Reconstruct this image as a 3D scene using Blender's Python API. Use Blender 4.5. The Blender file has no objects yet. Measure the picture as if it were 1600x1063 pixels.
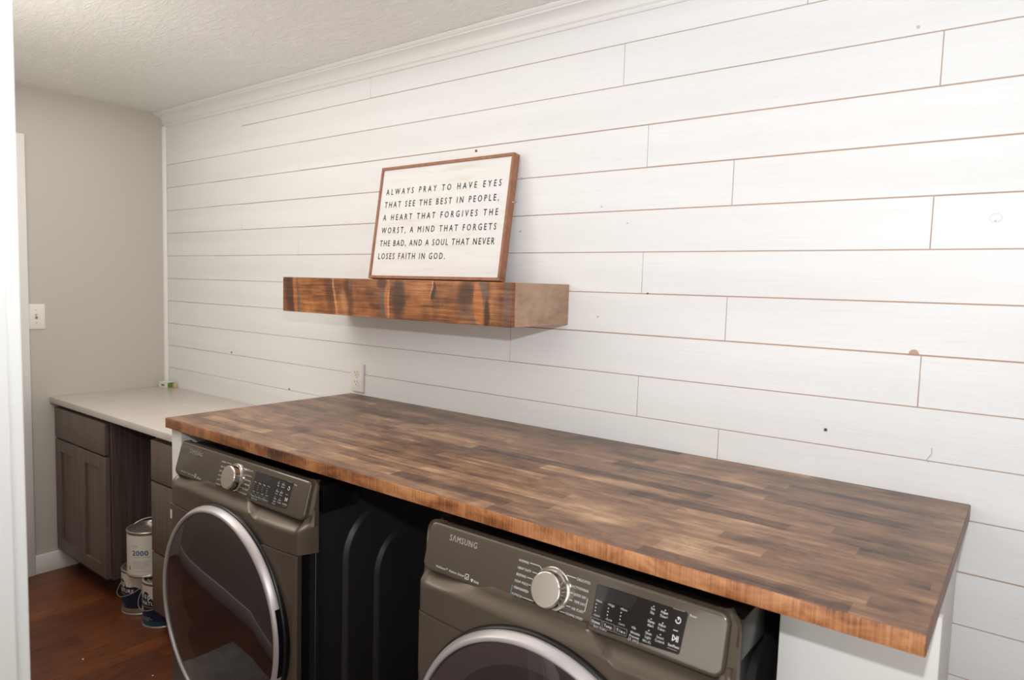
import bpy, bmesh, math, random
from mathutils import Vector, Matrix
random.seed(7)
S = bpy.context.scene
COL = S.collection

# ------------------------------------------------------------------ camera
RT = Vector((0.79237854, 0.60934991, 0.0287914))
UP = Vector((-0.07026382, 0.04428262, 0.99654505))
FW = Vector((-0.60596968, 0.7916639, -0.07790384))
cd = bpy.data.cameras.new('camera'); cam = bpy.data.objects.new('camera', cd); COL.objects.link(cam)
m = Matrix((RT, UP, -FW)).transposed().to_4x4()
m.translation = Vector((0, -1.80388, 1.44899))
cam.matrix_world = m
cd.sensor_width = 36; cd.lens = 36*1069.64/1600
cd.clip_start = 0.02
cd.dof.use_dof = True; cd.dof.focus_distance = 1.9; cd.dof.aperture_fstop = 5.0
S.camera = cam

# ------------------------------------------------------------------ light
w = bpy.data.worlds.new('world'); S.world = w; w.use_nodes = True
w.node_tree.nodes['Background'].inputs[0].default_value = (1.0, 0.93, 0.85, 1)
w.node_tree.nodes['Background'].inputs[1].default_value = 0.03

def aim(o, d):
    o.rotation_euler = Vector(d).to_track_quat('-Z', 'Y').to_euler()

def lamp(name, kind, loc, direction, energy, col, **kw):
    l = bpy.data.lights.new(name, kind); o = bpy.data.objects.new(name, l); COL.objects.link(o)
    o.location = loc; l.energy = energy; l.color = col
    for k, v in kw.items(): setattr(l, k, v)
    aim(o, direction); return o

# the flash on top of the camera, then unseen fill lamps added in the hall and room
lamp('camera_flash', 'SPOT', (0.0, -1.80, 1.672), (-.36, 1, .48), 72, (.965, 1.0, 1.055), spot_size=math.radians(180), spot_blend=1.0, shadow_soft_size=.02)
lamp('hall_fill', 'AREA', (0.0, -2.9, 1.3), (0, 1, .25), 29, (.99, 1.0, 1.0), shape='RECTANGLE', size=2.2, size_y=1.8)  # added frontal fill from the hall
lamp('ceiling_panel_fill', 'AREA', (-2.3, -.85, 2.285), (0, 0, -1), 9.5, (1.0, .98, .95), shape='RECTANGLE', size=2.4, size_y=1.2)  # added soft fill standing in for light bounced off the ceiling
lamp('globe_fill', 'POINT', (-2.4, -1.2, 1.75), (0, 0, -1), 12.5, (1.0, .97, .93), shadow_soft_size=.22)  # added fill hung in mid-air to lift the ceiling and left end

S.view_settings.view_transform = 'Standard'; S.view_settings.look = 'None'
S.view_settings.gamma = 1; S.view_settings.use_curve_mapping = False
S.view_settings.exposure = -0.07

# ------------------------------------------------------------------ node helpers
def s2l(c):
    return tuple(((x/255)/12.92 if x/255 <= .04045 else ((x/255+.055)/1.055)**2.4) for x in c) + (1,)

class NT:
    def __init__(s, name):
        s.m = bpy.data.materials.new(name); s.m.use_nodes = True
        s.t = s.m.node_tree; s.b = s.t.nodes['Principled BSDF']; s.l = s.t.links
    def n(s, kind, **kw):
        x = s.t.nodes.new(kind)
        for k, v in kw.items():
            if k.startswith('i_'): x.inputs[k[2:].replace('_', ' ')].default_value = v
            else: setattr(x, k, v)
        return x
    def con(s, a, b): s.l.new(a, b)
    def obj(s): return s.n('ShaderNodeTexCoord').outputs['Object']
    def mapping(s, vec, scale=(1, 1, 1), loc=(0, 0, 0), rot=(0, 0, 0)):
        x = s.n('ShaderNodeMapping'); x.inputs['Scale'].default_value = scale
        x.inputs['Location'].default_value = loc; x.inputs['Rotation'].default_value = rot
        s.con(vec, x.inputs[0]); return x.outputs[0]
    def noise(s, vec, scale, detail=4, rough=.5, dist=0):
        x = s.n('ShaderNodeTexNoise'); x.inputs['Scale'].default_value = scale
        x.inputs['Detail'].default_value = detail; x.inputs['Roughness'].default_value = rough
        x.inputs['Distortion'].default_value = dist
        s.con(vec, x.inputs['Vector']); return x.outputs['Fac']
    def ramp(s, fac, stops, interp='LINEAR'):
        x = s.n('ShaderNodeValToRGB'); e = x.color_ramp; e.interpolation = interp
        while len(e.elements) < len(stops): e.elements.new(0.5)
        for el, (p, c) in zip(e.elements, stops): el.position = p; el.color = c if len(c) == 4 else s2l(c)
        s.con(fac, x.inputs[0]); return x.outputs[0]
    def mix(s, fac, a, b, mode='MIX'):
        x = s.n('ShaderNodeMix', data_type='RGBA', blend_type=mode)
        for i, v in ((0, fac), (6, a), (7, b)):
            if hasattr(v, 'links'): s.con(v, x.inputs[i])
            else: x.inputs[i].default_value = v if i == 0 or len(v) == 4 else s2l(v)
        return x.outputs[2]
    def math(s, op, a, b=0.0, c=0.0):
        x = s.n('ShaderNodeMath', operation=op)
        for i, v in enumerate((a, b, c)):
            if hasattr(v, 'links'): s.con(v, x.inputs[i])
            else: x.inputs[i].default_value = v
        return x.outputs[0]
    def sep(s, vec):
        x = s.n('ShaderNodeSeparateXYZ'); s.con(vec, x.inputs[0]); return x.outputs
    def comb(s, a, b, c):
        x = s.n('ShaderNodeCombineXYZ')
        for i, v in enumerate((a, b, c)):
            if hasattr(v, 'links'): s.con(v, x.inputs[i])
            else: x.inputs[i].default_value = v
        return x.outputs[0]
    def bump(s, h, strength=.3, dist=.01):
        x = s.n('ShaderNodeBump'); x.inputs['Strength'].default_value = strength; x.inputs['Distance'].default_value = dist
        s.con(h, x.inputs['Height']); s.con(x.outputs[0], s.b.inputs['Normal'])
    def base(s, c): s.con(c, s.b.inputs['Base Color'])

def plain(name, rgb, rough=.5, metal=0, spec=.5, coat=0):
    t = NT(name); t.b.inputs['Base Color'].default_value = s2l(rgb)
    t.b.inputs['Roughness'].default_value = rough; t.b.inputs['Metallic'].default_value = metal
    t.b.inputs['Specular IOR Level'].default_value = spec; t.b.inputs['Coat Weight'].default_value = coat
    return t.m

M = {}
# painted planks: white paint over sawn wood
t = NT('plank_paint'); v = t.obj()
g = t.noise(t.mapping(v, (3, 3, 70)), 2.0, 5, .6, .6)
g2 = t.noise(t.mapping(v, (.7, 1, 8.33)), 1.0, 1)
c = t.mix(t.ramp(g2, [(.35, (231, 229, 225)), (.65, (238, 237, 234))]), (1, 1, 1, 1), (1, 1, 1, 1)) if False else t.ramp(g2, [(.35, (232, 231, 229)), (.65, (239, 238, 237))])
t.base(t.mix(t.ramp(g, [(.30, (.10, .10, .10, 1)), (.55, (0, 0, 0, 1))]), c, (205, 199, 190)))
t.b.inputs['Roughness'].default_value = .5; t.bump(g, .12, .004); M['plank'] = t.m
M['gap'] = plain('raw_wood_gap', (196, 164, 142), .8)
M['hole'] = plain('nail_hole_dark', (92, 84, 80), .8)
M['knot'] = plain('knot_grey', (196, 190, 184), .6)
M['trim'] = plain('trim_white', (236, 234, 230), .38)
M['door_white'] = plain('door_white', (232, 230, 226), .4)
M['panel_white'] = plain('panel_white', (228, 224, 218), .5)
M['plate'] = plain('switch_plate_plastic', (238, 234, 226), .3)
M['slot'] = plain('plate_slot', (150, 142, 132), .5)
# grey wall
t = NT('grey_wall_paint'); v = t.obj()
t.b.inputs['Base Color'].default_value = s2l((199, 193, 184)); t.b.inputs['Roughness'].default_value = .75
t.bump(t.noise(v, 90, 3), .12, .003); M['wall'] = t.m
# textured ceiling
t = NT('textured_ceiling'); v = t.obj()
n1 = t.noise(t.mapping(v, (1, 1, 1)), 105, 4, .65, 1.0)
n2 = t.noise(t.mapping(v, (.5, 1.5, 1), rot=(0, 0, .25)), 24, 4, .65, 1.5)
h = t.math('ADD', t.math('MULTIPLY', n1, .6), t.ramp(n2, [(.42, (0, 0, 0, 1)), (.6, (1, 1, 1, 1))]))
t.base(t.ramp(n2, [(.3, (236, 234, 229)), (.7, (244, 242, 238))]))
t.b.inputs['Roughness'].default_value = .42; t.bump(h, .42, .007); M['ceiling'] = t.m
# dark red-brown floor boards running towards the plank wall
t = NT('floor_boards'); v = t.obj(); xs = t.sep(v)
row = t.math('FLOOR', t.math('DIVIDE', xs[0], .085))
wn = t.n('ShaderNodeTexWhiteNoise', noise_dimensions='1D'); t.con(row, wn.inputs['W'])
seg = t.math('FLOOR', t.math('ADD', t.math('DIVIDE', xs[1], .9), t.math('MULTIPLY', wn.outputs[0], 7)))
wn2 = t.n('ShaderNodeTexWhiteNoise', noise_dimensions='2D'); t.con(t.comb(row, seg, 0), wn2.inputs['Vector'])
g = t.noise(t.comb(t.math('MULTIPLY', xs[0], 60), t.math('MULTIPLY', xs[1], 5), wn2.outputs[0]), 1.2, 5, .6, .8)
big = t.noise(v, 3.5, 3, .55)
mx = t.math('ADD', t.math('MULTIPLY', g, .5), t.math('MULTIPLY', wn2.outputs[0], .12))
mx = t.math('ADD', mx, t.math('MULTIPLY', big, .42))
c = t.ramp(mx, [(.28, (62, 34, 22)), (.50, (104, 58, 34)), (.70, (140, 78, 42)), (.9, (164, 100, 58))])
fx = t.math('FRACT', t.math('DIVIDE', xs[0], .085))
edge = t.math('LESS_THAN', fx, .03)
t.base(t.mix(t.math('MULTIPLY', edge, .6), c, (30, 18, 12)))
t.b.inputs['Roughness'].default_value = .38; t.bump(g, .15, .003); M['floor'] = t.m
# hall carpet and rug
t = NT('grey_pile'); v = t.obj()
n = t.noise(v, 260, 4, .7); n2 = t.noise(v, 14, 3)
t.base(t.ramp(t.math('ADD', t.math('MULTIPLY', n, .7), t.math('MULTIPLY', n2, .3)), [(.35, (150, 144, 138)), (.65, (232, 227, 220))]))
t.b.inputs['Roughness'].default_value = 1; t.bump(n, 1, .01); M['pile'] = t.m
# butcher block top
def staves(name, L, W, stops, grain=(46, 5)):
    t = NT(name); v = t.obj(); xs = t.sep(v)
    row = t.math('FLOOR', t.math('DIVIDE', xs[1], W))
    wn = t.n('ShaderNodeTexWhiteNoise', noise_dimensions='1D'); t.con(row, wn.inputs['W'])
    u = t.math('ADD', t.math('DIVIDE', xs[0], L), t.math('MULTIPLY', wn.outputs[0], 9))
    seg = t.math('FLOOR', u)
    w2 = t.n('ShaderNodeTexWhiteNoise', noise_dimensions='2D'); t.con(t.comb(row, seg, 0), w2.inputs['Vector'])
    g = t.noise(t.comb(t.math('MULTIPLY', xs[0], grain[1]), t.math('MULTIPLY', xs[1], grain[0]), t.math('MULTIPLY', w2.outputs[0], 30)), 1.0, 6, .62, .9)
    g2 = t.noise(t.comb(t.math('MULTIPLY', xs[0], 3), t.math('MULTIPLY', xs[1], 14), 3), 1.0, 4, .6, .5)
    f = t.math('ADD', t.math('MULTIPLY', w2.outputs[0], .22), t.math('MULTIPLY', g, .44))
    blot = t.noise(t.mapping(v, (5, 9, 1)), 1.6, 5, .65, .5)
    f = t.math('ADD', f, t.math('MULTIPLY', g2, .18)); f = t.math('ADD', f, t.math('MULTIPLY', t.math('SUBTRACT', blot, .5), .55)); f = t.math('ADD', f, .10)
    c = t.ramp(f, stops)
    fy = t.math('FRACT', t.math('DIVIDE', xs[1], W))
    return t, c, g, fy, t.math('FRACT', u)
t, c, g, fy, fu = staves('butcher_block_stain', .34, .042,
    [(.33, (72, 54, 46)), (.43, (106, 80, 64)), (.54, (136, 103, 80)), (.63, (160, 124, 95)), (.76, (198, 163, 128))])
t.base(t.mix(t.math('MULTIPLY', t.math('LESS_THAN', fy, .02), .18), c, (84, 66, 58)))
t.b.inputs['Roughness'].default_value = .42; t.bump(g, .06, .002); M['block'] = t.m
# front edge of the block: saw marks across the edge, orange stain with dark blotches
def edge_wood(name, axis, cols):
    t = NT(name); v = t.obj()
    sc = (260, 260, 6) if axis == 'z' else (6, 30, 120)
    g = t.noise(t.mapping(v, sc), 1.0, 4, .6)
    b = t.noise(t.mapping(v, (9, 9, 14)), 1.0, 4, .65, .6)
    b2 = t.noise(t.mapping(v, (2.3, 2.3, 2)), 1.0, 2, .5)
    f = t.math('ADD', t.math('MULTIPLY', g, .32), t.math('MULTIPLY', b, .58))
    f = t.math('ADD', f, t.math('MULTIPLY', b2, .26))
    t.base(t.ramp(f, cols)); t.b.inputs['Roughness'].default_value = .42; t.bump(g, .1, .002)
    return t.m
M['edge'] = edge_wood('block_edge_stain', 'z', [(.44, (58, 36, 22)), (.50, (114, 68, 38)), (.56, (154, 96, 54)), (.68, (194, 136, 90))])
M['edge_dark'] = edge_wood('block_side_stain', 'z', [(.36, (78, 48, 36)), (.56, (118, 78, 58)), (.76, (150, 104, 78))])
M['shelf_end'] = edge_wood('shelf_end_stain', 'x', [(.34, (134, 104, 84)), (.54, (170, 137, 112)), (.76, (190, 158, 132))])
# shelf front: orange stain, dark knots and streaks where the board has them
t = NT('shelf_front_stain'); v = t.obj(); xs = t.sep(v)
wob = t.noise(t.mapping(v, (14, 1, 22)), 1.0, 3, .6)
X = t.math('ADD', xs[0], t.math('MULTIPLY', t.math('SUBTRACT', wob, .5), .018)); Z = xs[2]
gr = t.noise(t.mapping(v, (7, 1, 150)), 1.0, 5, .6, .3)
bl = t.noise(t.mapping(v, (9, 1, 12)), 1.0, 4, .6, .4)
c = t.ramp(t.math('ADD', t.math('MULTIPLY', gr, .5), t.math('MULTIPLY', bl, .5)),
           [(.34, (72, 42, 22)), (.46, (124, 74, 38)), (.57, (160, 100, 54)), (.74, (196, 136, 84))])
SL, SH = 1.0759, .1261          # board length and height; x runs from the left end
def blob(u, zc, ru, rz, soft=.6, slant=0.0):
    dx = t.math('DIVIDE', t.math('SUBTRACT', t.math('SUBTRACT', X, u*SL), t.math('MULTIPLY', t.math('SUBTRACT', Z, zc*SH), slant)), ru*SL)
    dz = t.math('DIVIDE', t.math('SUBTRACT', Z, zc*SH), rz*SH)
    d = t.math('ADD', t.math('MULTIPLY', dx, dx), t.math('MULTIPLY', dz, dz))
    x = t.n('ShaderNodeMapRange', interpolation_type='SMOOTHSTEP'); t.con(d, x.inputs[0])
    x.inputs[1].default_value = 1.0; x.inputs[2].default_value = 1-soft if soft < 1 else 0
    x.inputs[3].default_value = 0; x.inputs[4].default_value = 1
    return x.outputs[0]
DK, GY, OR, LT = (62, 40, 26), (106, 86, 72), (172, 102, 56), (190, 136, 90)
for (u, zc, ru, rz, soft, sl, col, k) in [
    (.045, .5, .045, 1.0, .95, -.1, DK, .85), (.075, .5, .018, .75, .5, -.12, OR, .95), (.088, .4, .009, .9, .6, -.12, GY, .9),
    (.26, .45, .03, .8, .95, -.2, DK, .55), (.285, .4, .007, .9, .8, -.2, LT, .8), (.35, .55, .028, .9, .95, -.15, DK, .7), (.355, .9, .008, .3, .8, 0, GY, .9),
    (.33, .3, .02, .5, .9, -.2, LT, .45), (.46, .65, .05, .4, .95, 0, DK, .35), (.515, .4, .022, .6, .6, 0, GY, .9), (.53, .6, .014, .7, .5, .0, OR, .95),
    (.537, .3, .005, .5, .6, 0, LT, .9), (.58, .45, .035, .8, .95, .0, DK, .85), (.505, .92, .03, .2, .8, 0, DK, .8), (.72, .75, .011, .28, .6, .1, DK, .95),
    (.73, .4, .02, .5, .95, 0, DK, .4), (.715, .85, .004, .3, .7, .25, LT, .7), (.845, .72, .045, .5, .95, .1, DK, .9), (.85, .25, .04, .3, .95, 0, GY, .55),
    (.885, .12, .02, .35, .7, .2, GY, .8), (.905, .75, .02, .45, .8, -.1, GY, .9), (.888, .45, .018, .62, .5, -.12, OR, .95), (.918, .25, .012, .5, .8, 0, DK, .9),
    (.945, .55, .02, .7, .95, -.1, LT, .4), (.955, .3, .025, .5, .95, 0, DK, .45), (.985, .45, .013, 1.3, .6, 0, GY, .9)]:
    cv = t.mix(t.ramp(gr, [(.35, (0, 0, 0, 1)), (.65, (1, 1, 1, 1))]), tuple(x*.84 for x in col), tuple(min(255, x*1.1) for x in col))
    c = t.mix(t.math('MULTIPLY', blob(u, zc, ru, rz, soft, sl), k), c, cv)
c = t.mix(.36, c, t.ramp(t.math('ADD', t.math('MULTIPLY', gr, .7), t.math('MULTIPLY', bl, .3)), [(.34, (.35, .35, .35, 1)), (.66, (1, 1, 1, 1))]), 'MULTIPLY')
c = t.mix(1.0, c, (1.25, 1.25, 1.25, 1), 'MULTIPLY')
t.base(c); t.b.inputs['Roughness'].default_value = .4; t.bump(gr, .12, .002); M['shelf_front'] = t.m
M['shelf_top'] = edge_wood('shelf_top_stain', 'x', [(.34, (90, 52, 28)), (.54, (130, 80, 46)), (.76, (160, 106, 64))])
# sign
t = NT('sign_frame_wood'); v = t.obj()
g = t.noise(t.mapping(v, (30, 30, 30)), 1.5, 5, .6, .4)
t.base(t.ramp(g, [(.3, (140, 92, 66)), (.7, (172, 122, 92))])); t.b.inputs['Roughness'].default_value = .55; M['sign_frame'] = t.m
t = NT('sign_panel_whitewash'); v = t.obj()
g = t.noise(t.mapping(v, (3, 3, 26)), 1.6, 5, .65, .6)
t.base(t.ramp(g, [(.28, (226, 217, 208)), (.44, (231, 229, 225)), (.7, (236, 234, 231))])); t.b.inputs['Roughness'].default_value = .6; M['sign_panel'] = t.m
M['sign_ink'] = plain('sign_lettering', (58, 54, 54), .6)
# quartz counter
t = NT('quartz'); v = t.obj()
g = t.noise(v, 120, 3, .7); g2 = t.noise(v, 12, 4, .6)
t.base(t.ramp(t.math('ADD', t.math('MULTIPLY', g, .5), t.math('MULTIPLY', g2, .5)), [(.35, (206, 196, 186)), (.65, (220, 212, 203))]))
t.b.inputs['Roughness'].default_value = .28; M['quartz'] = t.m
# cabinet stain
def cab_mat(name, a, b, cc, vert=True):
    t = NT(name); v = t.obj()
    g = t.noise(t.mapping(v, (55, 55, 2.2) if vert else (2.2, 2.2, 55)), 1.3, 5, .6, .5)
    t.base(t.ramp(g, [(.28, a), (.5, b), (.75, cc)])); t.b.inputs['Roughness'].default_value = .42; t.bump(g, .05, .002); return t.m
M['cab'] = cab_mat('cabinet_stain', (88, 74, 64), (104, 89, 78), (118, 102, 90))
M['cab_side'] = cab_mat('cabinet_side_veneer', (66, 54, 50), (86, 72, 68), (108, 92, 86))
M['cab_dark'] = plain('cabinet_inside', (52, 40, 34), .7)
# washers
t = NT('appliance_bronze'); v = t.obj()
t.b.inputs['Base Color'].default_value = s2l((101, 89, 77)); t.b.inputs['Metallic'].default_value = .45
t.b.inputs['Roughness'].default_value = .36
t.bump(t.noise(v, 900, 2), .03, .0005); M['bronze'] = t.m
M['bronze_face'] = plain('appliance_face_gloss', (96, 86, 75), .2, .35, .45, .35)
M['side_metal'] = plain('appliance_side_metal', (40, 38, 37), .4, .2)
M['black'] = plain('black_plastic', (17, 15, 15), .3)
M['black_matte'] = plain('black_rubber', (22, 20, 20), .7)
M['silver'] = plain('satin_silver', (198, 190, 188), .36, .5)
M['chrome'] = plain('bright_chrome', (220, 214, 208), .12, 1)
M['display'] = plain('display_gloss', (34, 29, 27), .12, 0, .5, .5)
M['screen'] = plain('screen_gloss', (46, 42, 42), .1, 0, .5, .5)
M['print'] = plain('printed_white', (240, 238, 234), .5)
M['print_grey'] = plain('printed_grey', (160, 150, 138), .5)
M['print_teal'] = plain('printed_teal', (86, 176, 196), .5)
M['brand'] = plain('brand_silver', (206, 196, 184), .4, 0)
# brushed dial face
t = NT('dial_face_brushed'); v = t.obj(); xs = t.sep(v)
ang = t.math('ARCTAN2', xs[2], xs[0])
t.b.inputs['Base Color'].default_value = s2l((214, 204, 192)); t.b.inputs['Metallic'].default_value = .9
t.b.inputs['Roughness'].default_value = .3; t.b.inputs['Anisotropic'].default_value = .7
M['dial'] = t.m
# tinted door glass: mirror-like in front, dark see-through behind
t = NT('door_glass'); nt = t.t
tr = t.n('ShaderNodeBsdfTransparent'); tr.inputs[0].default_value = (.72, .64, .64, 1)
gl = t.n('ShaderNodeBsdfGlossy'); gl.inputs['Roughness'].default_value = .015; gl.inputs[0].default_value = (1, .95, .93, 1)
df = t.n('ShaderNodeBsdfDiffuse'); df.inputs[0].default_value = s2l((70, 58, 61))
m0 = t.n('ShaderNodeMixShader'); m0.inputs[0].default_value = .20; t.con(tr.outputs[0], m0.inputs[1]); t.con(df.outputs[0], m0.inputs[2])
fr = t.n('ShaderNodeFresnel'); fr.inputs[0].default_value = 2.0
mm = t.n('ShaderNodeMixShader'); t.con(fr.outputs[0], mm.inputs[0]); t.con(m0.outputs[0], mm.inputs[1]); t.con(gl.outputs[0], mm.inputs[2])
t.con(mm.outputs[0], nt.nodes['Material Output'].inputs[0]); M['glass'] = t.m
M['bowl'] = plain('door_bowl', (168, 156, 156), .08, .1, .9, .8)
M['drum'] = plain('drum_steel', (120, 114, 110), .3, .9)
M['can_white'] = plain('can_label_white', (226, 220, 208), .45)
M['can_navy'] = plain('can_label_navy', (22, 34, 56), .4)
M['can_cream'] = plain('can_label_cream', (214, 202, 186), .5)
M['can_metal'] = plain('can_tin', (196, 188, 176), .3, .8)
M['can_teal'] = plain('can_label_teal', (30, 78, 96), .45)
M['blue_ink'] = plain('blue_ink', (44, 92, 142), .5)
M['grey_ink'] = plain('grey_ink', (190, 180, 166), .5)
M['wire'] = plain('bail_wire', (190, 184, 176), .3, .8)
M['green_ink'] = plain('carton_green', (92, 128, 70), .5)
M['carton'] = plain('carton_white', (226, 224, 212), .5)
M['carton_flap'] = plain('carton_flap_tan', (212, 192, 152), .6)
M['light_label'] = plain('small_label', (214, 206, 198), .5)
M['cable'] = plain('grey_cable', (150, 150, 150), .4)
M['jamb'] = plain('jamb_white', (244, 243, 240), .35)

# ------------------------------------------------------------------ mesh helpers
class MB:
    """collects shapes into one mesh"""
    def __init__(s): s.bm = bmesh.new(); s.mats = []
    def mi(s, m):
        if m not in s.mats: s.mats.append(m)
        return s.mats.index(m)
    def merge(s, b, mat):
        i = s.mi(mat)
        for f in b.faces: f.material_index = i
        me = bpy.data.meshes.new('tmp'); b.to_mesh(me); b.free()
        s.bm.from_mesh(me); bpy.data.meshes.remove(me)
    def box(s, lo, hi, mat, bev=0.0, seg=2):
        b = bmesh.new(); bmesh.ops.create_cube(b, size=1)
        for v in b.verts: v.co = Vector([lo[k] + (v.co[k]+.5)*(hi[k]-lo[k]) for k in range(3)])
        if bev: bmesh.ops.bevel(b, geom=list(b.edges), offset=bev, segments=seg, profile=.5, affect='EDGES')
        s.merge(b, mat); return s
    def grid(s, rows, mat, closed=False):
        """rows: list of lists of points"""
        b = bmesh.new(); R = [[b.verts.new(p) for p in r] for r in rows]; n = len(rows[0])
        for i in range(len(R)-1):
            for j in range(n if closed else n-1):
                q = [R[i][j], R[i][(j+1) % n], R[i+1][(j+1) % n], R[i+1][j]]
                b.faces.new(q)
        bmesh.ops.remove_doubles(b, verts=b.verts, dist=1e-7)
        s.merge(b, mat); return s
    def lathe(s, prof, mat, c=(0, 0, 0), axis='z', n=48, flip=False):
        rows = []
        for r, h in prof:
            row = []
            for k in range(n):
                a = 2*math.pi*k/n
                if axis == 'z': p = (c[0]+r*math.cos(a), c[1]+r*math.sin(a), c[2]+h)
                else: p = (c[0]+r*math.cos(a), c[1]+h, c[2]+r*math.sin(a))
                row.append(p)
            rows.append(row)
        s.grid(rows, mat, True); return s
    def prism(s, pts, d0, d1, mat, axis='y'):
        """extrude a closed outline; pts are (a, b) in the plane square to axis"""
        def P(a, b, d): return {'x': (d, a, b), 'y': (a, d, b), 'z': (a, b, d)}[axis]
        b = bmesh.new()
        A = [b.verts.new(P(x, y, d0)) for x, y in pts]; B = [b.verts.new(P(x, y, d1)) for x, y in pts]
        b.faces.new(A); b.faces.new(B[::-1])
        for k in range(len(pts)): b.faces.new([A[k], B[k], B[(k+1) % len(pts)], A[(k+1) % len(pts)]])
        s.merge(b, mat); return s
    def tube(s, path, r, mat, n=8, closed=False):
        P = [Vector(p) for p in path]; rows = []; up = None
        for i, p in enumerate(P):
            a = P[(i-1) % len(P)] if closed or i else p; bb = P[(i+1) % len(P)] if closed or i < len(P)-1 else p
            d = (bb-a).normalized()
            if up is None: up = d.orthogonal().normalized()
            up = (up - d*up.dot(d)).normalized(); sd = d.cross(up)
            rows.append([tuple(p + r*(math.cos(2*math.pi*k/n)*up + math.sin(2*math.pi*k/n)*sd)) for k in range(n)])
        if closed: rows.append(rows[0])
        s.grid(rows, mat, True); return s
    def text(s, body, size, mat, fn, align='LEFT', width=None, xs=1.0, sp=1.0, bold=.016):
        """flat lettering; fn maps (u, v) of the lettering to a point"""
        def make(spc):
            cu = bpy.data.curves.new('tmp', 'FONT'); cu.body = body; cu.size = size; cu.space_character = spc
            cu.align_x = align; cu.resolution_u = 2
            o = bpy.data.objects.new('tmp', cu); COL.objects.link(o)
            dg = bpy.context.evaluated_depsgraph_get(); dg.update()
            me = bpy.data.meshes.new_from_object(o.evaluated_get(dg))
            bpy.data.objects.remove(o); bpy.data.curves.remove(cu); return me
        def ext_of(me): xx = [v.co.x for v in me.vertices]; return min(xx), max(xx)
        me = make(sp)
        if width is not None:
            a = ext_of(me); w1 = (a[1]-a[0])*xs
            me2 = make(sp+.5); b = ext_of(me2); w2 = (b[1]-b[0])*xs
            bpy.data.meshes.remove(me); bpy.data.meshes.remove(me2)
            k = sp + .5*(width-w1)/(w2-w1) if w2 != w1 else sp
            k = max(.75, min(3, k)); me = make(k); a = ext_of(me)
            f = width/(a[1]-a[0]) if a[1] > a[0] else xs
            off = a[0]
        else: f, off = xs, 0
        b = bmesh.new(); b.from_mesh(me); bpy.data.meshes.remove(me)
        co = [((v.co.x-off)*f, v.co.y) for v in b.verts]; d = bold*size
        for dx, dy in ((0, 0), (d, 0), (-d, 0), (0, d*.7), (0, -d*.7)):
            c_ = b.copy(); c_.verts.ensure_lookup_table()
            for v, (u_, w_) in zip(c_.verts, co): v.co = Vector(fn(u_+dx, w_+dy))
            s.merge(c_, mat)
        b.free(); return s
    def build(s, name, parent=None, loc=None, angle=38, inv=None):
        me = bpy.data.meshes.new(name)
        bmesh.ops.recalc_face_normals(s.bm, faces=s.bm.faces) if inv is None else None
        s.bm.to_mesh(me); s.bm.free()
        for mm_ in s.mats: me.materials.append(mm_)
        for p in me.polygons: p.use_smooth = True
        me.set_sharp_from_angle(angle=math.radians(angle))
        o = bpy.data.objects.new(name, me); COL.objects.link(o)
        if parent is not None: o.parent = parent
        if loc is not None: o.location = loc
        return o

def thing(name, label, cat, loc, rot=0, group=None):
    o = bpy.data.objects.new(name, None); COL.objects.link(o); o.empty_display_size = .1
    o.location = loc; o.rotation_euler = (0, 0, rot); tag(o, label, cat, group); return o
def tag(o, label, cat, group=None):
    o['label'] = label; o['category'] = cat
    if group: o['group'] = group
    return o
def struct(o, label=None, cat=None):
    o['kind'] = 'structure'
    if label: o['label'] = label
    if cat: o['category'] = cat
    return o

# ------------------------------------------------------------------ room
XW, XR, YF, ZC, PITCH = -3.74, 1.25, -1.515, 2.302, .12
HALL = -3.0
def zl(k): return 1.559 + (6-k)*PITCH
# plank wall
mb = MB()
mb.box((XW, .0032, 0), (XR, .06, ZC), M['gap'])
JO = {-1: [-1.2], 0: [-3.008, -2.104, -.5], 1: [-3.008, -1.0], 2: [-2.556, -.207], 3: [-3.3, -.914], 4: [-3.005, -.662], 5: [-2.565, -.203],
      6: [-3.263, -.914], 7: [-2.1, -.661], 8: [-2.571, -1.388, -.204], 9: [-.912], 10: [-1.864, -.665], 11: [-2.9, -1.2, .2],
      12: [-1.0, .5], 13: [-2, .1], 14: [-1.5, .6], 15: [-2.4, -.3], 16: [-1, .4], 17: [-3, -.6], 18: [-1.7, .2]}
GAPW = {8: .0034, 12: .0034, 11: .0024, 3: .0030, 7: .0028, 5: .0030, 4: .0030, 10: .0022}
def gw(k): return GAPW.get(k, .0024)/2
for k in range(-1, 19):
    top = min(zl(k) - gw(k), ZC-.002); bot = max(zl(k+1) + gw(k+1), .002)
    topl = min(zl(k) - gw(k)*.55, ZC-.002); botl = max(zl(k+1) + gw(k+1)*.55, .002)
    if bot > ZC-.01 or top < .01: continue
    js = [XW+.004] + sorted(JO.get(k, [])) + [XR-.004]
    for a, b in zip(js[:-1], js[1:]):
        wob = random.uniform(-.0006, .0006)
        g = .0009 if b > -1.5 else .0005
        ga = .0009 if a > -1.5 else .0005
        if k == 0 and b < -3: continue
        t2 = ZC-.002 if k == 1 and b < -3 else top
        if b < -1.15 and t2 == top: t2 = topl
        mb.box((a+ga, 0+wob, botl if b < -1.15 else bot), (b-g, .0065, t2), M['plank'], .0007, 1)
def disc(x, z, r, mat, y=-.0012, n=14, ry=None):
    ry = ry or r
    mb.prism([(x+r*math.cos(2*math.pi*i/n), z+ry*math.sin(2*math.pi*i/n)) for i in range(n)], y, .001, mat)
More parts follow.
